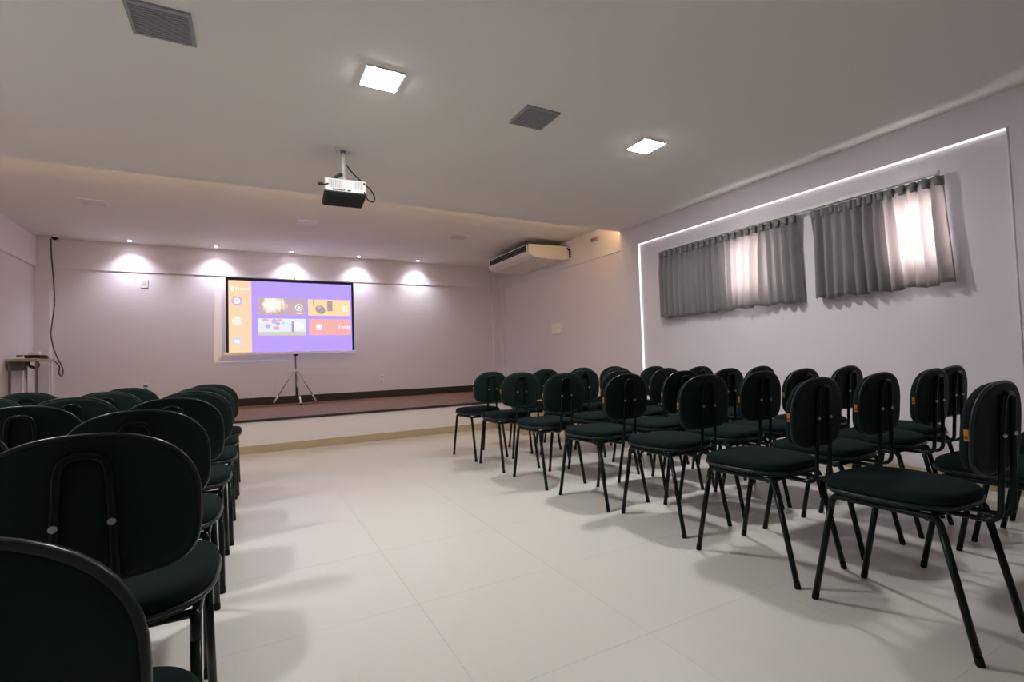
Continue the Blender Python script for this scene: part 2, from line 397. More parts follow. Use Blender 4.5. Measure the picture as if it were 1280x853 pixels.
# ------------------------------------------------------------------ chairs
def superell(n, a, b, ntop, nbot, wtop=1.0, wbot=1.0):
    out = []
    for k in range(n):
        t = 2*PI*k/n; c, s = math.cos(t), math.sin(t); e = ntop if s >= 0 else nbot
        x = a*math.copysign(abs(c)**(2/e), c); y = b*math.copysign(abs(s)**(2/e), s)
        fr = (y/b+1)/2; x *= wbot+(wtop-wbot)*fr
        out.append((x, y))
    return out
NR = 48
def make_chair():
    t = thing('padded_chair', '', 'chair')
    # seat: front edge (+y) a little wider
    so = superell(NR, 0.203, 0.202, 3.5, 3.0, 1.0, 0.93)
    def ring(s, z, dip=0.0): return [(x*s, y*s+0.008, z-dip*max(0, y*s)**2*1.2) for x, y in so]
    bm = bmesh.new()
    rings_mesh(bm, [ring(0.93, 0.437), ring(0.985, 0.441), ring(1.0, 0.452), ring(0.985, 0.464), ring(0.945, 0.473), ring(0.86, 0.4795, 0.1), ring(0.68, 0.4835, 0.1), ring(0.42, 0.485, 0.1), ring(0.15, 0.4855, 0.1)])
    obj('seat_cushion', bm, M_FABRIC, t, True)
    bm = bmesh.new()
    rings_mesh(bm, [ring(0.80, 0.4185), ring(0.95, 0.4205), ring(0.985, 0.425), ring(0.985, 0.4365), ring(0.90, 0.4375)])
    obj('seat_shell', bm, M_SHELL, t, True)
    bm = bmesh.new(); tube(bm, [(x*0.998, y*0.998+0.008, 0.4365) for x, y in so], 0.0062, 8, closed=True)
    obj('seat_edge_trim', bm, M_EDGE, t, True)
    # backrest
    bo = superell(NR, 0.182, 0.1395, 2.4, 4.0, 0.97, 0.99); zc = 0.6915
    def ybase(x, z): return -0.2735-0.075*(z-zc)+0.30*x*x
    def bring(s, off): return [(x*s, ybase(x*s, zc+y*s)+off, zc+y*s) for x, y in bo]
    bm = bmesh.new()
    rings_mesh(bm, [bring(0.2, 0.0), bring(0.9, 0.0), bring(0.99, 0.003), bring(0.99, 0.010), bring(0.5, 0.012)])
    obj('back_shell', bm, M_SHELL, t, True)
    bm = bmesh.new()
    rings_mesh(bm, [bring(0.90, 0.010), bring(0.99, 0.011), bring(1.0, 0.018), bring(0.992, 0.028), bring(0.96, 0.037), bring(0.86, 0.044), bring(0.6, 0.048), bring(0.3, 0.049), bring(0.1, 0.049)])
    obj('backrest_cushion', bm, M_FABRIC, t, True)
    bm = bmesh.new(); tube(bm, bring(0.995, 0.0075), 0.0058, 8, closed=True)
    obj('back_edge_trim', bm, M_EDGE, t, True)
    # inverted-U back support, bent forward under the seat
    def sup(s): return [(s*0.050, 0.05, 0.405), (s*0.050, -0.268, 0.405), (s*0.046, -0.2765, 0.56), (s*0.0405, -0.2825, 0.70), (s*0.035, -0.2905, 0.797)]
    path = sup(-1)+sup(1)[::-1]
    bm = bmesh.new(); tube(bm, fillet(path, 0.040, 6), 0.0084, 10)
    obj('back_support', bm, M_TUBE, t, True)
    for s in (-1, 1):
        bm = bmesh.new(); c = Vector((s*0.0418, -0.2905, 0.670))
        cyl(bm, c+Vector((0, 0.004, 0)), c, 0.0066, seg=14); cyl(bm, c, c-Vector((0, 0.003, 0)), 0.0042, 0.0038, seg=6)
        obj('bolt', bm, M_STEEL, t)
    # legs with rubber tips, side rails, cross bars
    for sx in (-1, 1):
        for sy in (-1, 1):
            foot = Vector((sx*0.170, sy*0.2415, 0.0)); top = Vector((sx*0.163, sy*0.168, 0.360)); d = (top-foot).normalized()
            bm = bmesh.new(); tube(bm, [foot+d*0.012, top], 0.0112, 12)
            lg = obj('leg', bm, M_TUBE, t, True)
            bm = bmesh.new(); tube(bm, [foot, foot+d*0.006, foot+d*0.026], [0.0112, 0.0119, 0.0117], 12)
            obj('rubber_tip', bm, M_RUBBER, lg, True)
        pts = [(sx*0.163, 0.168, 0.360), (sx*0.162, 0.158, 0.408), (sx*0.162, -0.158, 0.408), (sx*0.163, -0.168, 0.360)]
        bm = bmesh.new(); tube(bm, fillet(pts, 0.047, 7), 0.0112, 12)
        obj('seat_rail', bm, M_TUBE, t, True)
    for y in (-0.128, 0.10):
        bm = bmesh.new(); cyl(bm, (-0.162, y, 0.402), (0.162, y, 0.402), 0.0098, seg=12); obj('cross_bar', bm, M_TUBE, t, True)
    # orange maker's tag sewn on the left edge of the backrest
    p = (-0.1825, -0.2475, 0.680)
    tg = obj('sewn_tag', bx(-0.003, 0.002, -0.006, 0.006, -0.017, 0.017, bev=0.001), M_TAG, t, loc=p); tg['label'] = 'small orange sewn tag'
    obj('tag_print', bx(-0.0036, -0.003, -0.004, 0.004, -0.010, -0.002), M_TAGDARK, tg)
    return t
ORD = ['front', 'second', 'third', 'fourth', 'fifth', 'sixth', 'seventh']
RIGHT = {  # row -> list of (x, y, rot) from the aisle outwards
    1: [(2.008, 4.493, 0.068), (2.64, 4.50, 0.0), (3.09, 4.50, 0.03), (3.53, 4.50, -0.02)],
    2: [(2.032, 3.925, -0.009), (2.69, 3.93, 0.02), (3.10, 3.93, 0.0), (3.54, 3.90, 0.0)],
    3: [(2.038, 3.276, 0.012), (2.555, 3.26, 0.0), (3.04, 3.26, 0.03), (3.48, 3.29, 0.0)],
    4: [(2.072, 2.653, 0.059), (2.60, 2.67, 0.0), (3.05, 2.67, 0.02), (3.53, 2.74, 0.0)],
    5: [(2.140, 2.093, -0.016), (2.63, 2.11, 0.0), (3.04, 2.11, 0.0), (3.54, 2.11, 0.0)],
    6: [(2.080, 1.475, 0.019), (2.59, 1.48, 0.0), (3.09, 1.475, 0.02), (3.525, 1.55, 0.0)],
    7: [(2.062, 0.909, -0.005), (2.715, 0.83, 0.0), (3.245, 0.84, 0.0), (3.77, 0.86, 0.0)]}
LEFT = {
    1: [(-0.257, 4.46, 0.0), (-0.73, 4.46, 0.0), (-1.24, 4.46, 0.0)],
    2: [(-0.268, 3.88, 0.0), (-0.73, 3.88, 0.0), (-1.24, 3.86, 0.0)],
    3: [(-0.265, 3.31, 0.0), (-0.74, 3.31, 0.0), (-1.24, 3.30, 0.0)],
    4: [(-0.28, 2.69, 0.0), (-0.73, 2.69, 0.0)],
    5: [(-0.292, 2.06, 0.0), (-0.74, 2.06, 0.0)],
    6: [(-0.272, 1.465, 0.0)],
    7: [(-0.262, 0.805, 0.0)]}
chair0 = make_chair(); first = True
colR = ['at the aisle', 'second from the aisle', 'third from the aisle', 'fourth from the aisle']
for side, tab in (('right', RIGHT), ('left', LEFT)):
    for r in sorted(tab):
        for c, (x, y, a) in enumerate(tab[r]):
            lab = 'black padded chair, %s block, %s row from the stage, %s' % (side, ORD[r-1] if r > 1 else 'first', colR[c])
            g = 'chairs in the %s block' % side
            if first:
                chair0.location = (x, y, 0); chair0.rotation_euler = (0, 0, a); chair0['label'] = lab; chair0['group'] = g; first = False
            else: dup(chair0, lab, (x, y, 0), a, g)

# ------------------------------------------------------------------ projector screen on its tripod
def emis(name, col, k=0.62):
    col = tuple(0.84*c+0.085 for c in col)
    return mat('projected_'+name, tuple(0.6*c for c in col), 0.8, emit=col, estr=k*0.58, noise=0.02, nscale=12)
SX0, SX1, SZ0, SZ1, SY = -0.292, 1.482, 1.165, 2.252, 8.10
ps = thing('projection_screen', 'white tripod projection screen showing a purple media menu', 'screen', (0.60, 8.12, ZS))
def L(x, y, z): return (x-0.60, y-8.12, z-ZS)
def lb(x0, x1, y0, y1, z0, z1, bev=0.0): return bx(x0-0.60, x1-0.60, y0-8.12, y1-8.12, z0-ZS, z1-ZS, bev=bev)
obj('screen_sheet', lb(SX0, SX1, SY, SY+0.004, SZ0, SZ1), M_SCREEN, ps)
bw = 0.034
bm = bmesh.new()
for q in ((SX0, SX0+bw, SZ0, SZ1), (SX1-bw, SX1, SZ0, SZ1), (SX0+bw, SX1-bw, SZ1-0.040, SZ1)):
    box(bm, q[0]-0.6, q[1]-0.6, SY-0.002-8.12, SY-8.12, q[2]-ZS, q[3]-ZS)
obj('black_border', bm, M_BORDER, ps)
obj('housing', lb(SX0-0.035, SX1+0.03, SY-0.03, SY+0.045, 1.125, 1.168, bev=0.010), M_CREAM, ps)
obj('top_bar', lb(SX0-0.01, SX1+0.01, SY-0.006, SY+0.012, SZ1, SZ1+0.016, bev=0.004), M_WHITE, ps)
bm = bmesh.new(); cyl(bm, L(0.62, 8.16, 0.50), L(0.62, 8.16, 2.30), 0.011, seg=12); obj('pole', bm, M_CHROME, ps, True)
bm = bmesh.new(); cyl(bm, L(0.62, 8.16, 0.845), L(0.62, 8.16, 0.885), 0.030, seg=16); obj('hub', bm, M_WHITE, ps, True)
bm = bmesh.new(); tube(bm, fillet([L(0.62, 8.16, 2.30), L(0.62, 8.08, 2.30), L(0.62, 8.08, 2.262)], 0.02), 0.006, 8); obj('hook', bm, M_CHROME, ps, True)
bm = bmesh.new(); box(bm, 0.62-0.6-0.03, 0.62-0.6+0.03, 8.07-8.12, 8.17-8.12, 1.10-ZS, 1.126-ZS, bev=0.004); obj('clamp', bm, M_BLACK, ps)
bm = bmesh.new(); cyl(bm, L(0.632, 8.145, 0.50), L(0.632, 8.145, 0.62), 0.010, seg=10); obj('grip', bm, M_BLACK, ps, True)
for fx, fy in ((0.315, 8.27), (0.645, 7.69), (0.905, 8.14)):
    a = Vector(L(0.62, 8.16, 0.87)); b = Vector(L(fx, fy, ZS+0.024)); d = (b-a).normalized(); a2 = a+Vector((d.x, d.y, 0)).normalized()*0.028
    d = (b-a2).normalized(); Lg = (b-a2).length
    bm = bmesh.new(); tube(bm, [a2, a2+d*(Lg*0.78)], 0.008, 10); lg = obj('leg', bm, M_CHROME, ps, True)
    bm = bmesh.new(); tube(bm, [a2+d*(Lg*0.78), b], [0.0105, 0.0115], 10); obj('leg_sleeve', bm, M_WHITE, lg, True)
    bm = bmesh.new(); tube(bm, [b-d*0.004, b+d*0.012], 0.013, 10); obj('rubber_foot', bm, M_RUBBER, lg, True)
# the projected picture: flat coloured shapes on the sheet
pic = obj('projected_picture', lb(SX0+bw, SX1-bw, SY-0.0022, SY-0.0018, SZ0, SZ1-0.040), emis('purple', (0.33, 0.22, 0.86)), ps)
PW = SX1-SX0-2*bw; PH = SZ1-0.040-SZ0
def uv(u, v): return SX0+bw+u*PW, SZ0+(1-v)*PH      # u right, v down
def patch(name, u0, v0, u1, v1, m, lay=1):
    x0, z1 = uv(u0, v0); x1, z0 = uv(u1, v1); y = SY-0.0022-0.0004*lay
    return obj(name, lb(x0, x1, y, y+0.0004, z0, z1), m, pic)
def disc(name, u, v, ru, m, lay=2, rv=None, n=24, ang=0.0):
    x, z = uv(u, v); a = ru*PW; b = (rv*PH if rv else a); y = SY-0.0022-0.0004*lay
    bm = bmesh.new()
    f = bm.faces.new([bm.verts.new(L(x+a*math.cos(2*PI*k/n)*math.cos(ang)-b*math.sin(2*PI*k/n)*math.sin(ang), y, z+a*math.cos(2*PI*k/n)*math.sin(ang)+b*math.sin(2*PI*k/n)*math.cos(ang))) for k in range(n)])
    r = bmesh.ops.extrude_face_region(bm, geom=[f]); bmesh.ops.translate(bm, verts=[g for g in r['geom'] if isinstance(g, bmesh.types.BMVert)], vec=(0, 0.0004, 0))
    return obj(name, bm, m, pic)
def words(name, txt, u, v, size, m, lay=2):
    cu = bpy.data.curves.new(name, 'FONT'); cu.body = txt; cu.size = size; cu.extrude = 0.0002
    o = bpy.data.objects.new(name, cu); C.objects.link(o)
    dg = bpy.context.evaluated_depsgraph_get(); me = bpy.data.meshes.new_from_object(o.evaluated_get(dg)); bpy.data.objects.remove(o)
    x, z = uv(u, v); ob = link(name, me, m, pic); ob.rotation_euler = (PI/2, 0, 0); ob.location = L(x, SY-0.0022-0.0004*lay, z)
    return ob
E_W = emis('white', (0.86, 0.84, 0.95), 0.72)
patch('side_bar', 0.0, 0.0, 0.172, 1.0, emis('peach', (0.76, 0.50, 0.30)))
patch('home_icon', 0.018, 0.08, 0.038, 0.145, E_W, 2)
words('menu_title', 'Home', 0.05, 0.135, 0.075, emis('soft_white', (0.85, 0.72, 0.62), 0.68), 2)
disc('round_icon', 0.062, 0.285, 0.040, emis('lilac', (0.36, 0.33, 0.72)), 2)
disc('icon_ring', 0.062, 0.285, 0.024, E_W, 3); disc('icon_dot', 0.062, 0.285, 0.009, emis('slate', (0.25, 0.27, 0.5)), 4)
disc('round_icon', 0.062, 0.567, 0.038, emis('mint', (0.58, 0.66, 0.62)), 2)
disc('round_icon', 0.062, 0.845, 0.037, emis('sky', (0.42, 0.50, 0.82)), 2)
patch('icon_bars', 0.045, 0.825, 0.079, 0.865, E_W, 3)
# tile 1: sepia wood with a lens icon
U0, U1, U2, U3 = 0.218, 0.603, 0.622, 0.985
V0, V1, V2, V3 = 0.235, 0.475, 0.525, 0.765
def sepia_print():
    m = bpy.data.materials.new('projected_forest'); m.use_nodes = True; nt = m.node_tree; n = nt.nodes; p = n['Principled BSDF']
    tc = n.new('ShaderNodeTexCoord'); mp = n.new('ShaderNodeMapping'); x, z = uv(0.335, 0.32)
    lx, ly, lz = L(x, SY, z)
    mp.inputs['Location'].default_value = (-lx*4.6, 0, -lz*5.5); mp.inputs['Scale'].default_value = (4.6, 0.0, 5.5)
    nt.links.new(tc.outputs['Object'], mp.inputs['Vector'])
    ln = n.new('ShaderNodeVectorMath'); ln.operation = 'LENGTH'; nt.links.new(mp.outputs['Vector'], ln.inputs[0])
    ns = n.new('ShaderNodeTexNoise'); ns.inputs['Scale'].default_value = 22; ns.inputs['Detail'].default_value = 6
    mp2 = n.new('ShaderNodeMapping'); mp2.inputs['Scale'].default_value = (1.6, 1.0, 0.7); nt.links.new(tc.outputs['Object'], mp2.inputs['Vector']); nt.links.new(mp2.outputs['Vector'], ns.inputs['Vector'])
    mm = n.new('ShaderNodeMath'); mm.operation = 'MULTIPLY_ADD'; mm.inputs[1].default_value = 1.5; nt.links.new(ns.outputs['Fac'], mm.inputs[0]); nt.links.new(ln.outputs['Value'], mm.inputs[2])
    cr = n.new('ShaderNodeValToRGB'); nt.links.new(mm.outputs[0], cr.inputs[0])
    e = cr.color_ramp.elements; e[0].position = 0.55; e[0].color = (0.95, 0.88, 0.66, 1); e[1].position = 1.0; e[1].color = (0.36, 0.27, 0.26, 1)
    a = e.new(0.78); a.color = (0.72, 0.55, 0.36, 1)
    md = n.new('ShaderNodeMath'); md.operation = 'MULTIPLY'; md.inputs[1].default_value = 0.62; nt.links.new(mm.outputs[0], md.inputs[0]); nt.links.new(md.outputs[0], cr.inputs[0])
    nt.links.new(cr.outputs[0], p.inputs['Base Color']); nt.links.new(cr.outputs[0], p.inputs['Emission Color']); p.inputs['Emission Strength'].default_value = 0.36
    return m
patch('photo_tile', U0, V0, U1, V1, sepia_print())
disc('lens_icon', 0.545, 0.36, 0.030, E_W, 5); disc('lens_icon_gap', 0.545, 0.36, 0.024, emis('lens', (0.36, 0.27, 0.27)), 6); disc('lens_icon_dot', 0.545, 0.36, 0.012, E_W, 7)
patch('caption_bar', 0.527, 0.435, 0.568, 0.45, E_W, 5)
# tile 2: balloons, meadow, standing figure
patch('photo_tile', U0, V2, U1, V3, emis('pale_sky', (0.58, 0.66, 0.76)))
patch('meadow', U0, 0.715, U1, V3, emis('meadow', (0.50, 0.50, 0.30)), 2)
for u, v, a, b, cn, cc in ((0.275, 0.548, 0.028, 0.02, 'balloon_red', (0.72, 0.30, 0.28)), (0.295, 0.635, 0.020, 0.030, 'balloon_violet', (0.36, 0.28, 0.62)), (0.36, 0.66, 0.026, 0.028, 'balloon_red', (0.72, 0.30, 0.28)), (0.345, 0.565, 0.022, 0.036, 'balloon_blue', (0.35, 0.36, 0.56)), (0.385, 0.55, 0.020, 0.022, 'balloon_red', (0.72, 0.30, 0.28)), (0.415, 0.585, 0.014, 0.02, 'balloon_green', (0.46, 0.55, 0.30)), (0.375, 0.598, 0.018, 0.022, 'balloon_violet', (0.36, 0.28, 0.62)), (0.31, 0.56, 0.014, 0.02, 'balloon_yellow', (0.78, 0.60, 0.25))):
    disc('balloon', u, v, a, emis(cn, cc), 3, rv=b)
disc('photo_cloud', 0.54, 0.63, 0.045, emis('cloud', (0.78, 0.80, 0.82)), 2, rv=0.06)
disc('figure_head', 0.492, 0.578, 0.010, emis('figure', (0.26, 0.22, 0.24)), 4); patch('figure_body', 0.484, 0.595, 0.503, 0.715, emis('figure', (0.26, 0.22, 0.24)), 4)
patch('figure_shadow', 0.455, 0.722, 0.545, 0.735, emis('figure_shade', (0.34, 0.30, 0.22)), 4)
# tile 3: yellow with earphones and grid icon
patch('photo_tile', U2, V0, U3, V1, emis('yellow', (0.78, 0.56, 0.22)))
disc('earphone', 0.725, 0.385, 0.045, emis('earphone', (0.28, 0.20, 0.20)), 2, rv=0.06, ang=-0.7)
disc('earphone_cap', 0.715, 0.35, 0.016, emis('earphone_light', (0.45, 0.36, 0.34)), 3)
patch('earphone_wire', 0.665, V0, 0.675, 0.345, emis('earphone', (0.28, 0.20, 0.20)), 2)
patch('earphone', 0.785, 0.255, 0.83, 0.405, emis('earphone', (0.28, 0.20, 0.20)), 2)
for i, (u, v) in enumerate(((0.918, 0.325), (0.943, 0.325), (0.918, 0.375), (0.943, 0.375))):
    patch('grid_icon', u, v, u+0.018, v+0.034, emis('pale_yellow', (0.88, 0.80, 0.62), 0.68), 2)
# tile 4: red with list icon and lettering
patch('photo_tile', U2+0.004, V2, U3+0.004, V3, emis('coral', (0.74, 0.30, 0.26)))
for k in range(3): patch('list_icon', 0.688, 0.605+k*0.029, 0.738, 0.626+k*0.029, E_W, 2)
words('menu_word', 'Tools', 0.872, 0.668, 0.085, E_W, 2)

# ------------------------------------------------------------------ projector on its ceiling mount
PX, PY = 0.63, 3.745
pm = thing('projector_mount', 'white pole mount holding the projector under the ceiling', 'mount', (PX, PY, ZM))
obj('ceiling_plate', bx(-0.062, 0.062, -0.035, 0.035, -0.010, 0.0, bev=0.003), M_WHITE, pm)
for s in (-1, 1):
    bm = bmesh.new(); cyl(bm, (s*0.042, 0, -0.010), (s*0.042, 0, -0.018), 0.009, seg=10); obj('bolt', bm, M_STEEL, pm)
bm = bmesh.new(); cyl(bm, (0, 0, -0.01), (0, 0, -0.03), 0.020, seg=16); obj('collar', bm, M_GREY, pm, True)
bm = bmesh.new(); cyl(bm, (0, 0, -0.02), (0, 0, -0.225), 0.0145, seg=16); obj('pole', bm, M_WHITE, pm, True)
bm = bmesh.new(); cyl(bm, (0, 0, -0.215), (0, 0, -0.262), 0.017, 0.036, seg=16); obj('cone', bm, M_WHITE, pm, True)
bm = bmesh.new(); box(bm, -0.11, 0.11, -0.018, 0.018, -0.272, -0.262, bev=0.002); box(bm, -0.018, 0.018, -0.09, 0.09, -0.270, -0.263); obj('arm_cross', bm, M_WHITE, pm)
pj = thing('projector', 'small white and black video projector hanging from the ceiling', 'projector', (PX, PY-0.005, ZM-0.268))
pj.rotation_euler = (math.radians(-4), 0, math.radians(-3))
obj('case', bx(-0.143, 0.143, -0.115, 0.115, -0.104, -0.004, bev=0.012), M_WHITE, pj)
bm = bmesh.new()
rings_mesh(bm, [[(-0.146, -0.118, -0.100), (0.146, -0.118, -0.100), (0.146, 0.118, -0.100), (-0.146, 0.118, -0.100)],
                [(-0.146, -0.118, -0.110), (0.146, -0.118, -0.110), (0.146, 0.118, -0.110), (-0.146, 0.118, -0.110)],
                [(-0.132, -0.106, -0.128), (0.132, -0.106, -0.128), (0.132, 0.106, -0.128), (-0.132, 0.106, -0.128)]])
obj('base_tray', bm, M_BLACK, pj)
bm = bmesh.new(); cyl(bm, (0.06, 0.10, -0.043), (0.06, 0.14, -0.043), 0.030, seg=20); obj('lens', bm, M_BLACK, pj, True)
lamp = bpy.data.lights.new('projector_beam', 'SPOT'); lamp.energy = 70; lamp.spot_size = math.radians(40); lamp.spot_blend = 0.0; lamp.shadow_soft_size = 0.005
lo = bpy.data.objects.new('projector_beam', lamp); C.objects.link(lo); lo.parent = pj
src = Vector((PX+0.07, PY+0.155, ZM-0.325)); dst = Vector((0.555, 8.10, 1.685))
bpy.context.view_layer.update()
lo.matrix_world = Matrix.Translation(src) @ (dst-src).to_track_quat('-Z', 'Y').to_matrix().to_4x4()
lamp.use_nodes = True; nt = lamp.node_tree; em = nt.nodes['Emission']
def mth(op, a, b=None):
    q = nt.nodes.new('ShaderNodeMath'); q.operation = op
    for k, v in enumerate((a, b)):
        if v is None: continue
        if isinstance(v, (int, float)): q.inputs[k].default_value = v
        else: nt.links.new(v, q.inputs[k])
    return q.outputs[0]
tcn = nt.nodes.new('ShaderNodeTexCoord'); sep = nt.nodes.new('ShaderNodeSeparateXYZ'); nt.links.new(tcn.outputs['Normal'], sep.inputs[0])
uu = mth('DIVIDE', sep.outputs[0], sep.outputs[2]); vv = mth('DIVIDE', sep.outputs[1], sep.outputs[2])
mk = mth('MULTIPLY', mth('LESS_THAN', mth('ABSOLUTE', uu), 0.219), mth('LESS_THAN', mth('ABSOLUTE', vv), 0.132))
cm = nt.nodes.new('ShaderNodeMix'); cm.data_type = 'RGBA'; cm.inputs['A'].default_value = (0.50, 0.40, 1.0, 1); cm.inputs['B'].default_value = (1.0, 0.72, 0.45, 1)
nt.links.new(mth('GREATER_THAN', uu, 0.145), cm.inputs['Factor']); nt.links.new(cm.outputs['Result'], em.inputs['Color']); nt.links.new(mk, em.inputs['Strength'])
def grille(u0, u1, n):
    g = obj('vent_grille', bx(u0, u1, -0.1165, -0.1145, -0.074, -0.018), mat('grille_grey', (0.42, 0.41, 0.43), 0.6, noise=0.04), pj)
    me = None
    for i in range(n):
        x = u0+0.003+i*(u1-u0-0.006)/(n-1)
        if me is None: me = obj('grille_bar', bx(-0.0018, 0.0018, -0.1185, -0.1165, -0.074, -0.018), M_WHITE, g, loc=(x, 0, 0)).data
        else: link('grille_bar', me, None, g, loc=(x, 0, 0))
grille(-0.112, -0.018, 11); grille(0.052, 0.122, 9)
obj('socket_panel', bx(-0.09, -0.005, -0.1165, -0.1145, -0.094, -0.082), M_GREY, pj); obj('socket', bx(0.012, 0.034, -0.1165, -0.1145, -0.094, -0.083), M_BLACK, pj)
bm = bmesh.new(); cyl(bm, (0.128, -0.116, -0.03), (0.128, -0.128, -0.03), 0.007, seg=10); obj('cable_plug', bm, M_BLACK, pj)
def wire(name, label, pts, r, m, cat='cable'):
    bm = bmesh.new(); o0 = Vector(pts[0]); tube(bm, smoothpath([Vector(p)-o0 for p in pts], 8), r, 8)
    o = obj(name, bm, m, None, True); o.location = o0; return tag(o, label, cat)
wire('projector_cable', 'black cable looping from the mount pole to the right side of the projector',
     [(PX+0.017, PY-0.02, 2.43), (PX+0.06, PY-0.03, 2.37), (PX+0.12, PY-0.06, 2.30), (PX+0.18, PY-0.08, 2.24), (PX+0.205, PY-0.09, 2.18), (PX+0.19, PY-0.10, 2.145), (PX+0.15, PY-0.11, 2.155), (PX+0.12, PY-0.135, 2.20)], 0.005, M_BCABLE)
wire('projector_cable', 'short black cable loop on the left side of the projector',
     [(PX-0.12, PY+0.0, 2.262), (PX-0.165, PY-0.03, 2.262), (PX-0.185, PY-0.07, 2.24), (PX-0.165, PY-0.10, 2.225), (PX-0.125, PY-0.13, 2.23)], 0.005, M_BCABLE)
wire('projector_cable', 'thick black cable bundle draped over the top of the projector',
     [(PX-0.015, PY-0.025, 2.35), (PX-0.05, PY-0.03, 2.325), (PX-0.09, PY-0.03, 2.295), (PX-0.115, PY-0.02, 2.278)], 0.012, M_BCABLE)

# ------------------------------------------------------------------ air conditioner under the stage ceiling
AY0, AY1 = 6.03, 7.38
ac = thing('air_conditioner', 'cream ceiling mounted air conditioner over the stage at the right wall', 'air conditioner', (3.9, AY0, 2.40))
def acp(x, y, z): return (x-3.9, y-AY0, z-2.40)
prof = [(3.565, 2.595), (4.245, 2.605), (4.245, 2.425), (4.16, 2.410), (3.86, 2.405), (3.66, 2.418), (3.575, 2.455), (3.553, 2.495)]
def extr(pf, y0, y1):
    bm = bmesh.new(); rings_mesh(bm, [[acp(x, y0, z) for x, z in pf], [acp(x, y1, z) for x, z in pf]]); return bm
obj('body', extr(prof, AY0+0.03, AY1-0.03), M_CREAM, ac)
cpf = [(3.9+(x-3.9)*1.012, 2.505+(z-2.505)*1.03) for x, z in prof]
for y0, y1 in ((AY0, AY0+0.03), (AY1-0.03, AY1)): obj('end_cap', extr(cpf, y0, y1), M_CREAM, ac)
obj('air_outlet', bx(*[v for v in (3.548-3.9, 3.562-3.9, 0.06, AY1-AY0-0.06, 2.500-2.40, 2.588-2.40)]), M_BLACK, ac)
bm = bmesh.new()
for q in ((0.05, AY1-AY0-0.05, 2.588, 2.598), (0.05, AY1-AY0-0.05, 2.488, 2.500), (0.045, 0.06, 2.488, 2.598), (AY1-AY0-0.06, AY1-AY0-0.045, 2.488, 2.598)):
    box(bm, 3.540-3.9, 3.556-3.9, q[0], q[1], q[2]-2.40, q[3]-2.40)
obj('outlet_frame', bm, M_CREAM, ac)
for z in (2.520, 2.556):
    obj('louver', bx(3.543-3.9, 3.550-3.9, 0.06, AY1-AY0-0.06, z-2.40, z+0.005-2.40), M_GREY, ac)
for y in (0.25, 1.1):
    obj('hanger', bx(-0.2, 0.2, y, y+0.03, 2.60-2.40, ZC-2.40), M_GREY, ac)
obj('top_plate', bx(3.60-3.9, 4.24-3.9, 0.05, AY1-AY0-0.05, 0.205, 0.225), M_BLACK, ac)
obj('sticker', bx(0.30, 0.335, -0.0045, -0.003, 0.172, 0.192), mat('blue_sticker', (0.10, 0.16, 0.28), 0.5, noise=0.05), ac)
bm = bmesh.new(); tube(bm, smoothpath([(0.335, 0.0, 0.16), (0.338, -0.03, 0.15), (0.34, -0.035, 0.10), (0.345, -0.02, 0.04)], 6), 0.012, 8)
obj('drain_pipe', bm, M_BLACK, ac, True)

# ------------------------------------------------------------------ wall fittings
def plate(name, label, cat, x, y, z, wx, wz, axis, m=M_WHITE, slots=True, group=None):
    t = thing(name, label, cat, (x, y, z), 0, group)
    if axis == 'y':
        obj('cover', bx(-wx/2, wx/2, -0.008, 0, -wz/2, wz/2, bev=0.003), m, t)
        if slots: obj('insert', bx(-wx/4, wx/4, -0.010, -0.008, -wz/5, wz/5, bev=0.001), M_GREY if slots == 2 else M_LAMPOFF, t)
    else:
        obj('cover', bx(-0.02, 0, -wx/2, wx/2, -wz/2, wz/2, bev=0.004), m, t)
        if slots: obj('insert', bx(-0.023, -0.02, -wx/3, wx/3, -wz/3, wz/3, bev=0.001), m, t)
    return t
plate('wall_switch', 'white wall plate high on the back wall left of the screen', 'wall plate', -1.276, YB, 2.155, 0.085, 0.125, 'y')
so1 = plate('wall_socket', 'white wall socket with a dark plug low on the back wall behind left chairs', 'socket', -1.262, YB, 0.735, 0.10, 0.085, 'y', slots=2)
bm = bmesh.new(); box(bm, -0.02, 0.02, -0.05, -0.012, -0.075, -0.03, bev=0.006); obj('plug', bm, M_BLACK, so1)
so2 = plate('wall_socket', 'white wall socket low on the back wall right of the tripod', 'socket', 1.965, YB, 0.715, 0.085, 0.075, 'y', slots=1)
obj('plug', bx(-0.022, 0.022, -0.05, -0.012, -0.10, -0.045, bev=0.006), M_CREAM, so2)
plate('wall_box', 'small white blank box on the right wall beside the stage', 'wall box', XR+0.012, 6.45, 1.405, 0.26, 0.165, 'x', m=mat('offwhite_box', (0.93, 0.90, 0.88), 0.5, noise=0.02))
pb = plate('junction_plate', 'little plate with coloured wires high on the right wall under the stage ceiling', 'wall plate', XR, 5.40, 2.575, 0.16, 0.055, 'x', m=mat('grey_plate', (0.42, 0.40, 0.46), 0.5, noise=0.04), slots=False)
obj('connector', bx(-0.032, -0.02, -0.06, -0.015, -0.02, 0.012, bev=0.003), mat('red_connector', (0.55, 0.20, 0.15), 0.5, noise=0.04), pb)
obj('connector', bx(-0.032, -0.02, 0.02, 0.06, -0.022, 0.006, bev=0.003), mat('blue_connector', (0.20, 0.22, 0.42), 0.5, noise=0.04), pb)
tag(obj('cable_duct', bx(-0.008, 0.008, -0.008, 0, 0, 0.63, bev=0.002), M_WALL, loc=(0.025, YB, ZS+0.115)), 'thin vertical cable duct on the back wall left of the tripod', 'cable duct')
tag(obj('cable_duct', bx(-0.006, 0.006, -0.006, 0, 0, 0.63, bev=0.002), M_WALL, loc=(0.365, YB, ZS+0.115)), 'narrow vertical cable duct on the back wall just behind the tripod leg', 'cable duct')
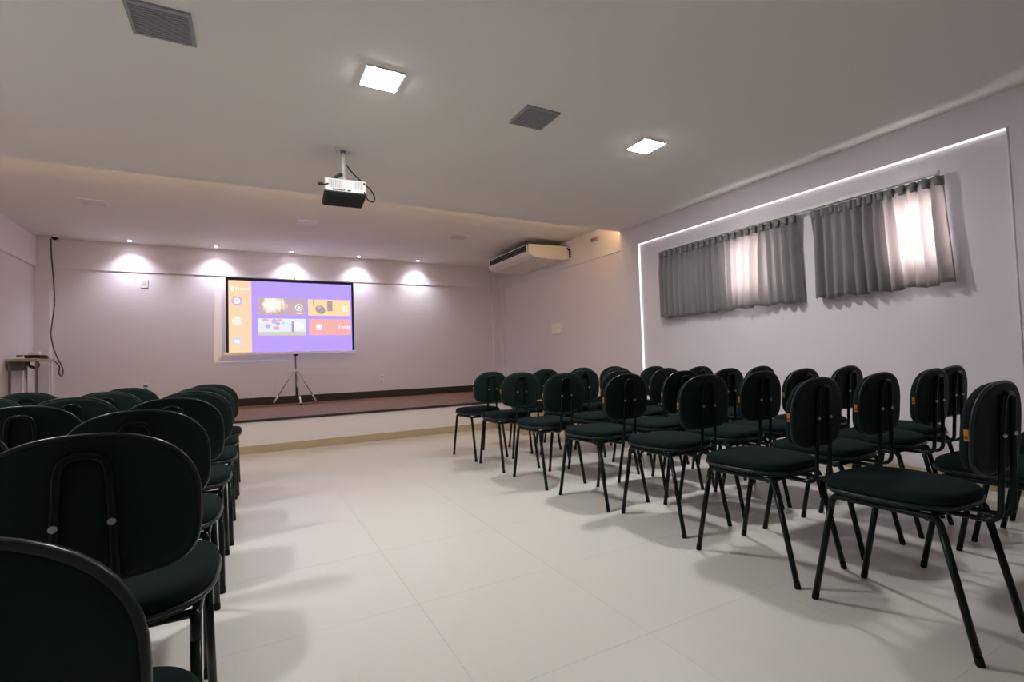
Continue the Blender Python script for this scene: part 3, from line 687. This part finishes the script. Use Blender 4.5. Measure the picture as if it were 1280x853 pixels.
def cam_dome(x, y, z, label, s):
    t = thing('security_camera', label, 'camera', (x, y, z), 0, 'ceiling security cameras')
    bm = bmesh.new(); cyl(bm, (0, 0, 0), (0, 0, -0.018), 0.045*s, seg=20); obj('base', bm, M_WHITE, t, True)
    bm = bmesh.new()
    rings_mesh(bm, [[(0.036*s*math.cos(a)*math.cos(2*PI*k/20), 0.036*s*math.cos(a)*math.sin(2*PI*k/20), -0.018-0.036*s*math.sin(a)) for k in range(20)] for a in (0, 0.35, 0.7, 1.05, 1.4)])
    obj('dome', bm, M_BLACK, t, True)
cam_dome(-2.17, 8.19, ZC, 'small dark dome camera at the ceiling corner above the hanging cable', 1.0)
cam_dome(4.00, 8.22, ZC, 'tiny dark dome camera in the far right ceiling corner behind the air conditioner', 0.8)
# hanging cable, left corner
wire('hanging_cable', 'long grey cable hanging down the left back corner and looping above the desk',
     [(-2.225, 8.245, 2.67), (-2.215, 8.24, 2.45), (-2.195, 8.24, 2.15), (-2.185, 8.24, 1.85), (-2.205, 8.235, 1.60), (-2.215, 8.23, 1.45), (-2.19, 8.22, 1.28), (-2.14, 8.20, 1.13), (-2.10, 8.19, 1.04), (-2.085, 8.18, 0.96), (-2.10, 8.18, 0.915), (-2.125, 8.18, 0.95), (-2.12, 8.18, 1.03), (-2.16, 8.16, 1.10), (-2.17, 7.96, 1.135)], 0.0075, M_CABLE)
# desk in the left corner
dk = thing('corner_desk', 'narrow desk with tan board top in the left stage corner', 'desk', (XL+0.02, 7.42, ZS))
obj('top_board', bx(0, 0.262, 0.0, 0.53, 0.722, 0.750, bev=0.002), M_DESKTOP, dk)
for lx, ly in ((0.004, 0.03), (0.004, 0.475), (0.232, 0.03)):
    obj('leg', bx(lx, lx+0.022, ly, ly+0.022, 0.0, 0.722, bev=0.002), M_DESKBODY if ly < 0.1 else M_WHITE, dk)
obj('back_rail', bx(0.004, 0.016, 0.055, 0.475, 0.62, 0.722), M_DESKBODY, dk)
bm = bmesh.new(); tube(bm, smoothpath([(0.12, 0.20, 0.715), (0.13, 0.22, 0.67), (0.16, 0.26, 0.65), (0.18, 0.30, 0.67), (0.16, 0.33, 0.715)], 6), 0.016, 8); obj('cable_bundle', bm, M_BCABLE, dk, True)
bm = bmesh.new(); tube(bm, [(0.10, 0.24, 0.72), (0.10, 0.25, 0.3), (0.08, 0.26, 0.0)], 0.004, 8); obj('lead', bm, M_BCABLE, dk, True)
obj('corner_post', bx(0.235, 0.258, 0.475, 0.50, 0.0, 0.722, bev=0.002), M_WHITE, dk)
DZ = ZS+0.750
rt = thing('router', 'small pale grey router on the left end of the corner desk', 'router', (XL+0.085, 7.46, DZ))
obj('body', bx(-0.04, 0.06, -0.03, 0.05, 0, 0.028, bev=0.005), M_WHITE, rt)
for s in (-0.03, 0.05):
    bm = bmesh.new(); cyl(bm, (s, 0.045, 0.02), (s, 0.05, 0.10), 0.004, seg=8); obj('antenna', bm, M_WHITE, rt, True)
bd = thing('recorder_box', 'flat black recorder box with cables on the corner desk', 'recorder', (XL+0.155, 7.70, DZ))
obj('body', bx(-0.10, 0.10, -0.13, 0.13, 0.004, 0.045, bev=0.004), M_BLACK, bd)
for dx in (-0.08, 0.08):
    for dy in (-0.1, 0.1):
        bm = bmesh.new(); cyl(bm, (dx, dy, 0), (dx, dy, 0.005), 0.01, seg=8); obj('foot', bm, M_RUBBER, bd)
bm = bmesh.new(); tube(bm, smoothpath([(0.0, -0.13, 0.03), (-0.03, -0.17, 0.015), (-0.08, -0.16, 0.01), (-0.10, -0.12, 0.01)], 6), 0.005, 8); obj('lead', bm, M_BCABLE, bd, True)
ad = thing('power_adapter', 'white power adapter with lead at the right end of the corner desk', 'adapter', (XL+0.245, 7.885, DZ))
obj('body', bx(-0.025, 0.025, -0.03, 0.03, 0, 0.030, bev=0.006), M_WHITE, ad)
obj('prong_cap', bx(-0.012, 0.012, -0.036, -0.03, 0.008, 0.022, bev=0.002), M_GREY, ad)
wb = thing('white_box', 'white device box standing behind the black recorder in the corner', 'box', (XL+0.13, 7.885, DZ))
obj('body', bx(-0.06, 0.04, -0.04, 0.04, 0, 0.095, bev=0.006), M_WHITE, wb)
tag(obj('paper_sheet', bx(-0.05, 0.06, -0.03, 0.03, 0, 0.004), M_WHITE, loc=(XL+0.20, 7.50, DZ)), 'small white sheet at the front edge of the corner desk', 'paper')
